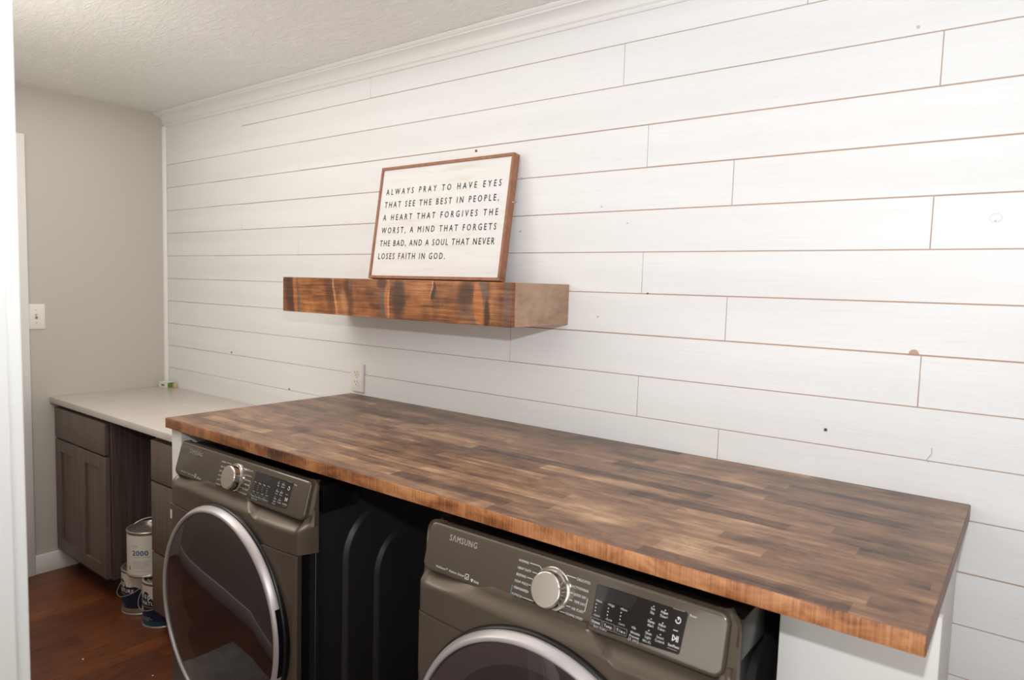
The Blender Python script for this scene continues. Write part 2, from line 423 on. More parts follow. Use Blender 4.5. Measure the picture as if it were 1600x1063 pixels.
for x, z, r, q in [(-.396, 1.118, .0042, 'hole'), (-1.558, 1.907, .0045, 'hole'), (-1.058, 1.695, .0028, 'knot'), (-.969, 1.643, .0025, 'knot'), (-1.397, 1.713, .003, 'knot'),
                   (-1.359, 1.629, .004, 'knot'), (-.258, 2.056, .0038, 'knot'), (-2.624, .964, .0045, 'hole'), (-3.096, 1.09, .0045, 'hole'), (-.894, 1.4405, .0026, 'hole'),
                   (-1.056, 1.365, .003, 'knot'), (-.086, 1.619, .0022, 'knot'), (-1.36, 1.80, .004, 'knot')]:
    disc(x, z, r, M[q])
for x, z, r in [(-.086, 1.626, .011), (-.824, 1.355, .008)]:      # painted-over knots: thin rings
    mb.tube([(x+r*math.cos(2*math.pi*i/20), -.0002, z+r*.85*math.sin(2*math.pi*i/20)) for i in range(20)], .0011, M['plank'], 6, True)
mb.prism([(-.219+.0105*math.cos(math.pi*i/12), 1.3207+.011*math.sin(math.pi*i/12)) for i in range(13)], -.0014, .001, M['gap'])   # sawn half-round notch
mb.tube([(-.170, -.0008, 1.110), (-.169, -.0008, 1.098), (-.173, -.0008, 1.090), (-.178, -.0008, 1.082), (-.174, -.0008, 1.076)], .0009, M['knot'], 6)
struct(mb.build('wall_back'))
# end wall with a doorway, its grey paint
D0, D1, DZ = -.72, -1.46, 2.005
mb = MB()
mb.box((XW-.1, D0, 0), (XW, 0, ZC), M['wall']); mb.box((XW-.1, D1, DZ), (XW, D0, ZC), M['wall']); mb.box((XW-.1, YF, 0), (XW, D1, ZC), M['wall'])
struct(mb.build('wall_left'))
mb = MB(); mb.box((XR, HALL, 0), (XR+.1, 0, ZC), M['wall']); struct(mb.build('wall_right'))
# front wall with the wide opening the photograph is taken through
JX, JY = -1.0, YF
mb = MB()
mb.box((XW, YF-.14, 0), (JX-.02, YF-.0, ZC), M['wall']); mb.box((.85, YF-.14, 0), (XR, YF, ZC), M['wall'])
mb.box((JX-.02, YF-.14, 2.09), (.85, YF, ZC), M['wall'])
struct(mb.build('wall_front'))
mb = MB()
mb.box((JX-.02, YF-.15, 0), (JX, YF+.0, 2.07), M['jamb'], .003); mb.box((.83, YF-.15, 0), (.85, YF, 2.07), M['jamb'], .003)
mb.box((JX-.02, YF-.15, 2.07), (.85, YF, 2.09), M['jamb'], .003)
mb.box((JX-.09, YF, 0), (JX-.007, YF+.0165, 2.08), M['jamb'], .003); mb.box((JX-.09, YF-.165, 0), (JX-.007, YF-.15, 2.08), M['jamb'], .003)
mb.box((JX-.09, YF, 2.08), (.92, YF+.0165, 2.165), M['jamb'], .003); mb.box((.837, YF, 0), (.92, YF+.0165, 2.08), M['jamb'], .003)
struct(mb.build('trim_3'))
mb = MB(); mb.box((XW-.1, YF-.07, -.05), (XR, .06, 0), M['floor']); struct(mb.build('floor'))
mb = MB(); mb.box((XW-.1, HALL, -.05), (XR, YF-.07, -.002), M['pile']); struct(mb.build('floor_hall'))
mb = MB(); mb.box((JX, YF-.10, -.002), (.83, YF-.04, .012), M['cab'], .004); struct(mb.build('trim_4'))
mb = MB(); mb.box((XW-.1, HALL, ZC), (XR+.1, .06, ZC+.05), M['ceiling']); struct(mb.build('ceiling'))
mb = MB(); mb.box((XW-.1, HALL-.1, 0), (XR+.1, HALL, ZC), M['wall']); mb.box((XW-.1, HALL, 0), (XW, YF-.14, ZC), M['wall']); struct(mb.build('wall_hall'))
# crown moulding
cr = [(0, 2.236), (-.007, 2.236), (-.010, 2.241), (-.010, 2.247), (-.016, 2.251)]
for i in range(8):
    a = math.pi/2*i/7; cr.append((-.016-.030*(1-math.cos(a)), 2.251+.034*math.sin(a)))
cr += [(-.050, 2.285), (-.051, 2.290), (-.057, 2.291), (-.062, 2.296), (-.062, ZC-.0005), (0, ZC-.0005)]
mb = MB(); mb.prism(cr, XW+.001, XR-.001, M['trim'], 'x'); struct(mb.build('trim_1', angle=25))
# corner bead
qr = [(XW+.0005, -.0005)] + [(XW+.0005+.017*math.cos(math.pi/2*i/8), -.0015-.017*math.sin(math.pi/2*i/8)) for i in range(9)]
mb = MB(); mb.prism(qr, .8575, 2.238, M['trim'], 'z'); struct(mb.build('trim_2', angle=50))
# end-wall door, its casing, baseboards
d = bpy.data.objects.new('door_1', None); COL.objects.link(d); d.location = (XW, D0, 0); d['kind'] = 'structure'
mb = MB(); mb.box((-.075, D1-D0+.008, .008), (-.035, -.008, DZ-.006), M['door_white'], .003)
for z0, z1 in ((.2, .9), (1.05, 1.85)):
    for y0 in (-.33, -.66):
        mb.box((-.0345, y0, z0), (-.028, y0+.25, z1), M['door_white'], .006)
mb.build('slab', d)
mb = MB(); mb.box((0, 0, 0), (.019, .075, DZ+.075), M['trim'], .003); mb.box((0, D1-D0-.038, 0), (.019, D1-D0, DZ+.075), M['trim'], .003)
mb.box((0, D1-D0, DZ), (.019, 0, DZ+.075), M['trim'], .003); mb.box((-.1, -.012, 0), (.0, 0, DZ), M['trim']); mb.box((-.1, D1-D0, 0), (0, D1-D0+.012, DZ), M['trim']); mb.build('casing', d)
mb = MB(); mb.lathe([(0, -.05), (.018, -.05), (.026, -.035), (.026, -.02), (.012, -.012), (.012, 0), (0, 0)], M['silver'], (-.0, 0, 0), 'y', 24)
o = mb.build('knob', d); o.rotation_euler = (0, 0, math.pi/2); o.location = (-.03, -.67, .95)
mb = MB(); mb.box((XW+.0005, D0+.0755, 0), (XW+.013, -.002, .092), M['trim'], .003); struct(mb.build('baseboard_left'))
mb = MB(); mb.box((XW+.02, YF, 0), (JX-.092, YF+.013, .092), M['trim'], .003); struct(mb.build('baseboard_front'))
mb = MB(); mb.box((-.098, -.013, 0), (XR, -.0005, .092), M['trim'], .003); struct(mb.build('baseboard_back'))

# ------------------------------------------------------------------ fixtures
# light switch on the end wall
t_ = thing('light_switch', 'white toggle light switch plate on the grey end wall', 'light switch', (XW, -.612, 1.2435))
mb = MB(); mb.box((.0, -.036, -.0595), (.006, .036, .0595), M['plate'], .0025); mb.build('plate', t_)
mb = MB(); mb.box((.0055, -.005, -.0115), (.0065, .005, .0115), M['slot']); mb.box((.006, -.0035, .0), (.017, .0035, .008), M['plate'], .001); mb.build('toggle', t_)
for z in (-.03, .03):
    mb = MB(); mb.box((.0055, -.002, z-.002), (.0072, .002, z+.002), M['slot'], .0008); mb.build('screw', t_)
# outlet on the plank wall
t_ = thing('electrical_outlet', 'white duplex outlet plate just above the back corner of the wooden worktop', 'outlet', (-2.1525, -.001, 1.066))
mb = MB(); mb.box((-.0365, -.012, -.0575), (.0365, 0, .0575), M['plate'], .0035); mb.build('plate', t_)
for zc in (.0195, -.0195):
    mb = MB()
    pts = []
    for i in range(24):
        a = 2*math.pi*i/24; pts.append((.017*max(-.85, min(.85, math.cos(a))), zc+.0145*math.sin(a)))
    mb.prism(pts, -.0145, -.011, M['plate'])
    for x in (-.0065, .0065): mb.box((x-.0013, -.0149, zc-.002), (x+.0013, -.0142, zc+.007), M['slot'])
    mb.box((-.0025, -.0149, zc-.010), (.0025, -.0142, zc-.0055), M['slot'], .0003)
    mb.build('socket', t_)
mb = MB(); mb.box((-.002, -.0132, -.002), (.002, -.0118, .002), M['slot'], .0006); mb.build('screw', t_)

# ------------------------------------------------------------------ base cabinets and stone counter
CY, CB = -.565, .829
t_ = thing('stone_countertop', 'pale beige stone countertop on the dark base cabinets in the far corner', 'countertop', (-2.96, CY/2, CB))
mb = MB(); mb.box((XW+.002+2.96, CY-CY/2, 0), (-2.19+2.96, -.002-CY/2, .0285), M['quartz'], .002); mb.build('slab', t_)
def shaker(mb, x0, x1, z0, z1, y, mat, rail=.058):
    """five-piece door front in the plane y"""
    mb.box((x0, y, z0), (x0+rail, y+.020, z1), mat, .0015, 1); mb.box((x1-rail, y, z0), (x1, y+.020, z1), mat, .0015, 1)
    mb.box((x0+rail-.001, y, z0), (x1-rail+.001, y+.020, z0+rail), mat, .0015, 1); mb.box((x0+rail-.001, y, z1-rail), (x1-rail+.001, y+.020, z1), mat, .0015, 1)
    mb.box((x0+rail-.002, y+.009, z0+rail-.002), (x1-rail+.002, y+.018, z1-rail+.002), mat)
def carcass(mb, x0, x1, yb, yf, z0, z1, mat):
    mb.box((x0, yf, z0), (x1, yb, z1), mat, .001, 1)
    mb.box((x0+.01, yf+.07, 0), (x1-.01, yb, z0), M['cab_dark'])
c1 = thing('base_cabinet', 'dark brown base cabinet with one drawer over two shaker doors against the end wall', 'cabinet', (-3.44, -.3, 0))
X0, X1 = XW+.016+3.44, -3.148+3.44
FY = -.552+.3; BY = -.002+.3
mb = MB(); carcass(mb, X0, X1, BY, FY+.0215, .105, CB-.001, M['cab_side']); mb.build('body', c1)
mb = MB(); mb.box((X0+.004, FY, .664), (X1-.018, FY+.020, .808), M['cab'], .002); mb.build('drawer', c1)
xm = (X0+X1-.014)/2
for a, b in ((X0+.004, xm-.0015), (xm+.0015, X1-.014)):
    mb = MB(); shaker(mb, a, b, .110, .656, FY, M['cab']); mb.build('door', c1)
c2 = thing('drawer_cabinet', 'dark brown three drawer cabinet between the paint cans and the washing machine', 'cabinet', (-2.47, -.3, 0))
X0, X1 = -2.743+2.47, -2.200+2.47
mb = MB(); carcass(mb, X0, X1, BY, FY+.0215, .105, CB-.001, M['cab_side']); mb.build('body', c2)
for z0, z1 in ((.645, .806), (.358, .639), (.110, .352)):
    mb = MB(); mb.box((X0+.003, FY, z0), (X1-.003, FY+.020, z1), M['cab'], .002); mb.build('drawer', c2)

# small carton on the stone counter
t_ = thing('small_carton', 'small white and green carton lying in the corner of the pale stone countertop', 'box', (-3.672, -.037, .8577), math.radians(8))
mb = MB(); mb.box((-.036, -.022, 0), (.036, .022, .031), M['carton'], .001, 1); mb.build('carton', t_)
mb = MB(); mb.box((.0358, -.020, .002), (.0372, .020, .029), M['green_ink']); mb.box((.0365, .010, .001), (.052, .0205, .026), M['carton_flap']); mb.build('end_flap', t_)
mb = MB(); mb.box((-.014, -.0226, .009), (.012, -.0219, .019), M['green_ink']); mb.build('printed_mark', t_)

# ------------------------------------------------------------------ paint cans
def can(name, label, loc, rot, kind):
    R, H = .0825, .192
    t_ = thing(name, label, 'paint can', loc, rot)
    mb = MB()
    mb.lathe([(0, .004), (R-.006, .004), (R-.004, 0), (R+.002, 0), (R+.003, .005), (R, .009), (R, H-.012), (R+.0025, H-.008), (R+.003, H-.002), (R+.001, H),
              (R-.006, H), (R-.010, H-.004), (R-.011, H-.010), (R-.016, H-.012)], M['can_metal'], n=56); mb.build('body', t_)
    mb = MB(); mb.lathe([(R-.016, H-.0125), (R-.019, H-.004), (R-.024, H-.004), (R-.028, H-.012), (0, H-.012)], M['can_metal'], n=56); mb.build('lid', t_)
    def cyl(u, v, r=R+.0012): a = -math.pi/2 + u/R; return (r*math.cos(a), r*math.sin(a), v)
    mb = MB()
    def band(z0, z1, mat, r=R+.0006, a0=-math.pi, a1=math.pi, n=56):
        mb.grid([[ (r*math.cos(a0+(a1-a0)*i/n), r*math.sin(a0+(a1-a0)*i/n), z) for i in range(n+1)] for z in (z0, z1)], mat)
    if kind == 'white':
        band(.010, H-.014, M['can_white']); mb.build('label_sleeve', t_)
        mb = MB(); mb.text('2000', .031, M['blue_ink'], lambda u, v: cyl(u-.033, v+.094), width=.064, bold=.024); 
        for z, a, b in ((.086, -.030, .038), (.068, -.034, .036), (.061, -.034, .03), (.054, -.034, .036), (.047, -.034, .034), (.040, -.034, .02), (.026, -.034, .036), (.130, -.038, -.008), (.134, -.036, -.010)):
            mb.grid([[cyl(a+(b-a)*i/8, z+dz) for i in range(9)] for dz in (0, .0018)], M['grey_ink'])
        mb.grid([[cyl(-.052+.006*i/2, z) for i in range(3)] for z in (.030, .046)], M['green_ink'])
        mb.build('lettering', t_)
    else:
        band(.010, H-.014, M['can_navy']); 
        # torn cream top of the label
        rows = [[], []]
        for i in range(57):
            a = -math.pi + 2*math.pi*i/56
            rows[0].append(((R+.001)*math.cos(a), (R+.001)*math.sin(a), .128+.016*math.sin(3*a+rot*2)+.010*math.sin(7*a)))
            rows[1].append(((R+.001)*math.cos(a), (R+.001)*math.sin(a), H-.013))
        mb.grid(rows, M['can_cream'])
        band(.012, .030, M['can_teal'] if kind == 'front' else M['can_metal'], R+.001); mb.build('label_sleeve', t_)
        mb = MB(); s0 = .022
        mb.text('valspar', .036, M['print'], lambda u, v: cyl(u-.082+s0, v+.124, R+.0018), width=.120)
        mb.text('SIGNATURE', .0225, M['print'], lambda u, v: cyl(u-.085+s0, v+.098, R+.0018), width=.128)
        for z, a, b in ((.088, -.06, .03), (.044, -.052, .02), (.038, -.052, .028), (.032, -.052, .014)):
            mb.grid([[cyl(a+(b-a)*i/8, z+dz, R+.0018) for i in range(9)] for dz in (0, .0016)], M['grey_ink'])
        sh = [(-.046, .084), (-.022, .084), (-.022, .066), (-.034, .056), (-.046, .066)]
        mb.grid([[cyl(-.046+.024*i/4, z, R+.0019) for i in range(5)] for z in (.066, .084)], M['can_cream'])
        mb.grid([[cyl(-.046+.024*i/4, .066, R+.0019) for i in range(5)], [cyl(-.046+.024*i/4, .066-.010*(1-abs(i-2)/2), R+.0019) for i in range(5)]], M['can_cream'])
        mb.build('lettering', t_)
    # wire bail: hangs down the front on the lower cans, lies up over the lid on the white one
    mb = MB(); P = []
    for i in range(25):
        a = math.pi*i/24
        if kind == 'white': P.append(((R+.004)*math.cos(a), .050*math.sin(a), H-.030+.052*math.sin(a)))
        else:
            ww = .006+.012*math.sin(a)
            P.append(((R+ww)*math.cos(a), -(R+ww)*math.sin(a), H-.035-.075*math.sin(a)))
    mb.tube(P, .0016, M['wire'], 8)
    for sgn in (-1, 1): mb.box((sgn*(R+.002)-.003, -.006, P[0][2]-.006), (sgn*(R+.002)+.003, .006, P[0][2]+.006), M['wire'], .002)
    mb.build('wire_handle', t_)
    return t_
can('paint_can', 'navy labelled paint can on the floor at the dark cabinet side, the rear one', (-3.025, -.460, 0), math.radians(-5), 'rear')
can('paint_can', 'navy labelled paint can on the floor by the drawer cabinet, the front one', (-2.843, -.455, 0), math.radians(12), 'front')
can('paint_can', 'white paint can reading 2000, stacked on the two navy cans', (-2.945, -.470, .1925), math.radians(42), 'white')

# ------------------------------------------------------------------ worktop and its white supports
DX0, DX1, DY, DT, DB = -2.1985, -.0875, -.753, .9974, .9650
t_ = thing('butcher_block_worktop', 'long brown stained butcher block worktop over the two machines', 'worktop', ((DX0+DX1)/2, DY/2, DB))
cx, cy = (DX0+DX1)/2, DY/2
mb = MB(); mb.box((DX0-cx+.001, DY-cy+.003, 0), (DX1-cx-.001, -.003-cy, DT-DB), M['block'], .0018, 2); mb.build('top', t_)
mb = MB(); mb.box((DX0-cx+.0005, DY-cy, .0004), (DX1-cx-.0005, DY-cy+.0038, DT-DB-.0016), M['edge'], .0012, 2); mb.build('front_edge', t_)
mb = MB()
mb.box((DX1-cx-.0016, DY-cy+.003, .0005), (DX1-cx, -.004-cy, DT-DB-.0014), M['edge_dark'], .0005, 1); mb.build('end_grain', t_)
mb = MB(); mb.box((DX0-cx, DY-cy+.003, .0005), (DX0-cx+.0016, -.004-cy, DT-DB-.0014), M['edge_dark'], .0005, 1); mb.build('end_grain', t_)
t_ = tag(MB().box((-.0335, -.738, 0), (.0285, -.002, DB-.0005), M['panel_white'], .002).build('worktop_support', None, (-2.153, 0, 0)),
         'white upright support carrying the left end of the wooden worktop beside the stone counter', 'support')
mb = MB(); mb.box((-.109, -.580, 0), (.105, -.002, DB-.0005), M['panel_white'], .002)
mb.box((-.109, -.600, 0), (.127, -.5805, DB-.0005), M['panel_white'], .002)
t_ = tag(mb.build('support_box', None, (-.209, 0, 0)), 'white boxed support under the right end of the wooden worktop', 'support')

# ------------------------------------------------------------------ floating shelf
SX0, SX1, SYF, SZ0, SZ1 = -2.2376, -1.1616, -.2943, 1.3342, 1.4603
t_ = thing('floating_shelf', 'thick floating wooden shelf with knotty orange brown front on the white plank wall', 'shelf', (SX0, 0, SZ0))
L, H = SX1-SX0, SZ1-SZ0
mb = MB(); mb.box((0, SYF, 0), (L, SYF+.018, H), M['shelf_front'], .0012, 1); mb.build('front_board', t_)
mb = MB(); mb.box((L-.018, SYF+.0185, .0), (L, -.001, H), M['shelf_end'], .0012, 1); mb.build('end_board', t_)
mb = MB(); mb.box((0, SYF+.0185, .0), (.018, -.001, H), M['shelf_end'], .0012, 1); mb.build('end_board', t_)
mb = MB(); mb.box((.0185, SYF+.0185, H-.018), (L-.0185, -.001, H-.0005), M['shelf_top']); mb.build('top_board', t_)
mb = MB(); mb.box((.0185, SYF+.0185, .0005), (L-.0185, -.001, .018), M['shelf_top']); mb.build('bottom_board', t_)

# ------------------------------------------------------------------ sign
WS, HS, DS = .628, .418, .030
yb, yt = -.095, -.034
lean = math.asin((yt-yb)/HS)
t_ = thing('framed_sign', 'white lettered sign in a thin brown wood frame leaning on the plank wall', 'sign', (-1.680, yb, SZ1+.001+.030*math.sin(lean)))
t_.rotation_euler = (-lean, 0, 0)
fw = .0105
mb = MB()
mb.box((-WS/2, 0, 0), (WS/2, DS, fw), M['sign_frame'], .001, 1); mb.box((-WS/2, 0, HS-fw), (WS/2, DS, HS), M['sign_frame'], .001, 1)
mb.box((-WS/2, 0, fw), (-WS/2+fw, DS, HS-fw), M['sign_frame'], .001, 1); mb.box((WS/2-fw, 0, fw), (WS/2, DS, HS-fw), M['sign_frame'], .001, 1); mb.build('frame', t_)
mb = MB(); mb.box((-WS/2+fw-.001, .005, fw-.001), (WS/2-fw+.001, .014, HS-fw+.001), M['sign_panel']); mb.build('panel', t_)
mb = MB()
LINES = [('ALWAYS PRAY TO HAVE EYES', 1), ('THAT SEE THE BEST IN PEOPLE,', .995), ('A HEART THAT FORGIVES THE', 1), ('WORST, A MIND THAT FORGETS', 1), ('THE BAD, AND A SOUL THAT NEVER', 1), ('LOSES FAITH IN GOD.', .615)]
for i, (s_, f) in enumerate(LINES):
    z = .3130 - i*.0482
    mb.text(s_, .0315, M['sign_ink'], lambda u, v, z=z: (-.277+u, .0046, z+v), width=.548*f, xs=.78, bold=.013)
mb.build('lettering', t_)
mb = MB(); mb.tube([(WS/2+.000, .018, HS*.62), (WS/2+.006, .022, HS*.625), (WS/2+.009, .026, HS*.635)], .0012, M['wire'], 6); mb.build('hanger_wire', t_)

# ------------------------------------------------------------------ washing machine and dryer
def smooth(x): x = max(0, min(1, x)); return x*x*(3-2*x)
DC = .519                      # height of the door centre
YB = .42                       # the root stands this far in front of the plank wall
def machine(name, label, cat, cx, dry):
    r = thing(name, label, cat, (cx, -YB, 0))
    y = lambda a: a + YB
    HW = .342
    # sheet metal cabinet with embossed sides
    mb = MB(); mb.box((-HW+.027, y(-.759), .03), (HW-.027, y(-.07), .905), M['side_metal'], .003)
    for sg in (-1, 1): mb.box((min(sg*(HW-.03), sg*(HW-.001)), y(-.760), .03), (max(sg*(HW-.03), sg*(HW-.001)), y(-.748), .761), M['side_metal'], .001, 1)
    def emboss(sg, ya, yb_, za, zb_, rad, d0, d1):
        def ring(x, g):
            o = []
            for (qy, qz, a0) in ((yb_-rad, zb_-rad, 0), (ya+rad, zb_-rad, 90), (ya+rad, za+rad, 180), (yb_-rad, za+rad, 270)):
                for i in range(9):
                    a = math.radians(a0+90*i/8); o.append((sg*x, y(qy+(rad-g)*math.cos(a)), qz+(rad-g)*math.sin(a)))
            return o
        rows = [ring(d0, 0), ring(d0+(d1-d0)*.15, .003), ring(d0+(d1-d0)*.85, .010), ring(d1, .014)]
        b = bmesh.new(); R = [[b.verts.new(p) for p in q] for q in rows]; n = len(R[0])
        for i in range(3):
            for j in range(n): b.faces.new([R[i][j], R[i][(j+1) % n], R[i+1][(j+1) % n], R[i+1][j]])
        b.faces.new(R[3]); mb.merge(b, M['side_metal'])
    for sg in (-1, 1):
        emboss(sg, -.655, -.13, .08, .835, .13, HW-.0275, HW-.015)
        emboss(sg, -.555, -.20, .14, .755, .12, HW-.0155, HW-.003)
    mb.build('cabinet', r)
    # lower front panel: groove sweeping round the door on both sides
    def ylow(x, z):
        yy = -.8045-.0140*(1-(abs(x)/.33)**4)*smooth((z-.09)/.2)
        if x < 0:
            e = abs(x)/.340; q = max(0., .762-z)/.36; dd = e**3 + q**1.5 - 1.0
            if dd > 0 and z > .36: yy += .016*smooth(dd/.10)*(1-smooth((dd-.16)/.16))*smooth((z-.36)/.1)*smooth((.325-abs(x))/.02)
        if abs(x) > .312: yy += .006*((abs(x)-.312)/.009)**2
        return yy
    NX, NZ = 96, 72
    rows = []
    for j in range(NZ+1):
        z = .09+(.7600-.09)*j/NZ; row = []
        row.append((-.319, y(-.786), z))
        for i in range(NX+1):
            x = -.321+.642*i/NX; row.append((x, y(ylow(x, z)), z))
        row.append((.319, y(-.786), z)); rows.append(row)
    rows.append([(p_[0]*.985, p_[1]+.016, p_[2]+.0012) for p_ in rows[-1]])
    mb = MB(); mb.grid(rows, M['bronze']); mb.build('front_panel', r, angle=40)
    mb = MB(); mb.box((-.316, y(-.790), .09), (.316, y(-.75), .7600), M['black']); mb.box((-.33, y(-.765), .022), (.33, y(-.70), .086), M['black'], .006); mb.build('inner_frame', r)
    # upper front with the two scooped recesses under the control panel
    def yup(x, z):
        ax = abs(x)
        yy = -.799 - .013*(1-(ax/.33)**4) + .020*smooth((z-.822)/.028)
        if x < 0:
            zlow = .812+.038*smooth((x+.325)/.22)
            if z > zlow and x < -.08: yy += .016*smooth((z-zlow)/.034)*smooth((x+.322)/.018)
        else:
            xa = .085+.075*max(0, min(1, (.850-z)/.04))
            if x > xa and z > .812: yy += .022*smooth((z-.812)/.030)*smooth((x-xa)/.008)*smooth((.322-x)/.018)
        if ax > .314: yy += .006*((ax-.314)/.010)**2
        return yy
    rows = []; NX, NZ = 140, 40; XE = .324
    for j in range(NZ+1):
        z = .762+(.862-.762)*j/NZ; row = [(-HW, y(-.752), z), (-HW+.008, y(-.772), z)]
        for i in range(NX+1):
            x = -XE+2*XE*i/NX; row.append((x, y(yup(x, z)), z))
        row += [(HW-.008, y(-.772), z), (HW, y(-.752), z)]; rows.append(row)
    rows.insert(0, [(p_[0]*.985, p_[1]+.012, p_[2]+.001) for p_ in rows[0]])
    mb = MB(); mb.grid(rows, M['bronze'])
    # shoulders beside the control panel, carried up from the sides, and the low top behind it
    for sg in (-1, 1):
        sh = []
        for z, g in ((.832, 0), (.852, 0), (.872, 0), (.894, 0), (.915, 0), (.928, .0015), (.9365, .005), (.9410, .010), (.9425, .017)):
            g0 = g; k_ = .025*(z-.845)/.1; g = g0
            sh.append([(sg*(.300), y(-.748), z), (sg*(.327-g*.5), y(-.776+g+k_), z), (sg*(.335-g), y(-.770+g+k_), z), (sg*(HW-.0015-g), y(-.764+g*.5+k_*.3), z), (sg*(HW-g), y(-.752+g*.3), z), (sg*.30, y(-.740), z)])
        mb.grid(sh, M['bronze'])
    mb.box((-.32, y(-.752), .86), (.32, y(-.735), .941), M['bronze'], .004, 2)
    mb.box((-HW+.004, y(-.7365), .86), (HW-.004, y(-.62), .930), M['black'], .003, 2)
    mb.build('upper_front', r, angle=30)
    # control panel: a rounded slab leaning back a little
    P0 = Vector((0, y(-.7765), .8965)); UPV = Vector((0, .027, .097)).normalized(); NV = Vector((0, -.097, .027)).normalized()
    cp = MB()
    b = bmesh.new(); W2, Hh, rad = .3265, .0500, .017
    def outline(g, dep):
        o = []
        for (qx, qz, a0) in ((W2-rad, Hh-rad, 0), (-W2+rad, Hh-rad, 90), (-W2+rad, -Hh+rad, 180), (W2-rad, -Hh+rad, 270)):
            for i in range(9):
                a = math.radians(a0+90*i/8); o.append(P0+Vector((qx+(rad-g)*math.cos(a), 0, 0))+UPV*(qz+(rad-g)*math.sin(a))+NV*dep)
        return o
    rings = [outline(0, -.030), outline(0, -.006), outline(.0012, -.0028), outline(.0036, -.0006), outline(.0065, 0)]
    R = [[b.verts.new(p) for p in q] for q in rings]; n = len(R[0])
    for i in range(len(R)-1):
        for j in range(n): b.faces.new([R[i][j], R[i][(j+1) % n], R[i+1][(j+1) % n], R[i+1][j]])
    b.faces.new(R[-1]); cp.merge(b, M['bronze_face']); cpo = cp.build('control_panel', r)
    def on(u, v, h=.0006): p = P0+Vector((u, 0, 0))+UPV*v+NV*h; return tuple(p)
    S0 = -.015                   # legend positions were taken from the panel's own middle
    def tx(mb, s_, u, v, size, mat='print', width=None, h=.0006, xs=.85, align='LEFT', sp=1.0, bold=.02):
        mb.text(s_, size, M[mat], lambda a, c: on(u+S0+a, v+c, h), align=align, width=width, xs=xs, sp=sp, bold=bold)
    def ln(mb, pts, mat='print', wd=.0009, h=.0006):
        for (a, c), (d_, e) in zip(pts[:-1], pts[1:]):
            dx, dz = d_-a, e-c; l = math.hypot(dx, dz) or 1; nx, nz = -dz/l*wd/2, dx/l*wd/2
            mb.grid([[on(a+S0+nx, c+nz, h), on(a+S0-nx, c-nz, h)], [on(d_+S0+nx, e+nz, h), on(d_+S0-nx, e-nz, h)]], M[mat])
    # brand word and feature line
    mb = MB(); tx(mb, 'S\u039bMSUNG', -.2492, .0222, .0172, 'brand', .0735, sp=1.0, bold=.021)
    mb.build('brand_lettering', cpo)
    mb = MB()
    if dry: tx(mb, 'MultiSteam\u2122  Moisture Sensor', -.271, -.0385, .0064, 'print', .0775)
    else: tx(mb, 'VRT Plus\u2122  Super Speed', -.271, -.0385, .0064, 'print', .0775)
    ln(mb, [(-.1905, -.0405), (-.1815, -.0405), (-.1815, -.0312), (-.1905, -.0312), (-.1905, -.0405)]); ln(mb, [(-.1885, -.0375), (-.187, -.0385), (-.1835, -.0345)])
    tx(mb, '\u2665 Bixby', -.1748, -.0415, .0066, 'print', .0215)
    # dial legend
    CL = [('NORMAL', -.0688, .0265, .0235), ('HEAVY DUTY', -.0684, .0125, .0310), ('BEDDING', -.0692, .0, .0230), ('PERM PRESS', -.0701, -.0125, .0318),
          ('STEAM SANITIZE+' if dry else 'SANITIZE', -.0696, -.0247, .0350 if dry else .024), ('REFRESH' if dry else 'ALLERGEN', -.0712, -.0375, .0231)]
    CR = [('DELICATES', .0627, .0265, .0278), ('ACTIVEWEAR', .0549, .0117, .0345), ('QUICK DRY' if dry else 'QUICK WASH', .0605, -.0005, .0273), ('TIME DRY' if dry else 'RINSE+SPIN', .0642, -.0125, .0232),
          ('AIR FLUFF' if dry else 'SELF CLEAN', .0612, -.0252, .0252), ('DOWNLOADED', .0521, -.0375, .0352)]
    for s_, u, v, wd in CL+CR: tx(mb, s_, u, v, .0062, 'print', wd)
    tx(mb, 'Steam Cycles', -.0680, -.0478, .0062, 'print_teal', .0315)
    ln(mb, [(-.0745, -.0475), (-.0695, -.0475), (-.0695, -.0430), (-.0745, -.0430), (-.0745, -.0475)], 'print_teal', .0012)
    ln(mb, [(-.0721, -.0205), (-.0735, -.0205), (-.0745, -.0420)], 'print_teal', .0009)
    if dry: tx(mb, 'Manual Dry', .0558, -.0475, .0056, 'print_grey', .0262)
    for p in [[(-.0433, .0295), (-.0204, .0295), (-.0149, .025)], [(-.0343, .0150), (-.0234, .0148)], [(-.0443, .0025), (-.0305, .0023)], [(-.037, -.0095), (-.0323, -.0095)],
              [(-.0465, -.0353), (-.02, -.0353)], [(.0605, .0292), (.0411, .0292), (.0353, .0243)], [(.0526, .0148), (.0425, .0144)], [(.0586, .0022), (.0477, .0019)],
              [(.0606, -.0105), (.0478, -.0103)], [(.0588, -.0223), (.0419, -.0221)], [(.0506, -.0354), (.0319, -.0355)], [(.09, .0018), (.0884, -.0218)]]:
        ln(mb, p)
    tx(mb, 'Power', .2777, .0285, .0055, 'print', .0115)
    mb.build('legend', cpo)
    # display window with its own print
    mb = MB(); b = bmesh.new()
    q = [(.1065, .0320), (.2715, .0335), (.2740, .0310), (.2695, -.0325), (.2670, -.0350), (.1060, -.0420), (.1030, -.0395), (.1035, .0290)]
    b.faces.new([b.verts.new(on(u+S0, v, .0004)) for u, v in q]); mb.merge(b, M['display'])
    b = bmesh.new(); q = [(.1058, .0300), (.1844, .0310), (.1742, .0098), (.1046, .0064)]
    b.faces.new([b.verts.new(on(u+S0, v, .0007)) for u, v in q]); mb.merge(b, M['screen'])
    dsp = mb.build('display', cpo); dsp['label'] = 'glossy black display window'
    mb = MB()
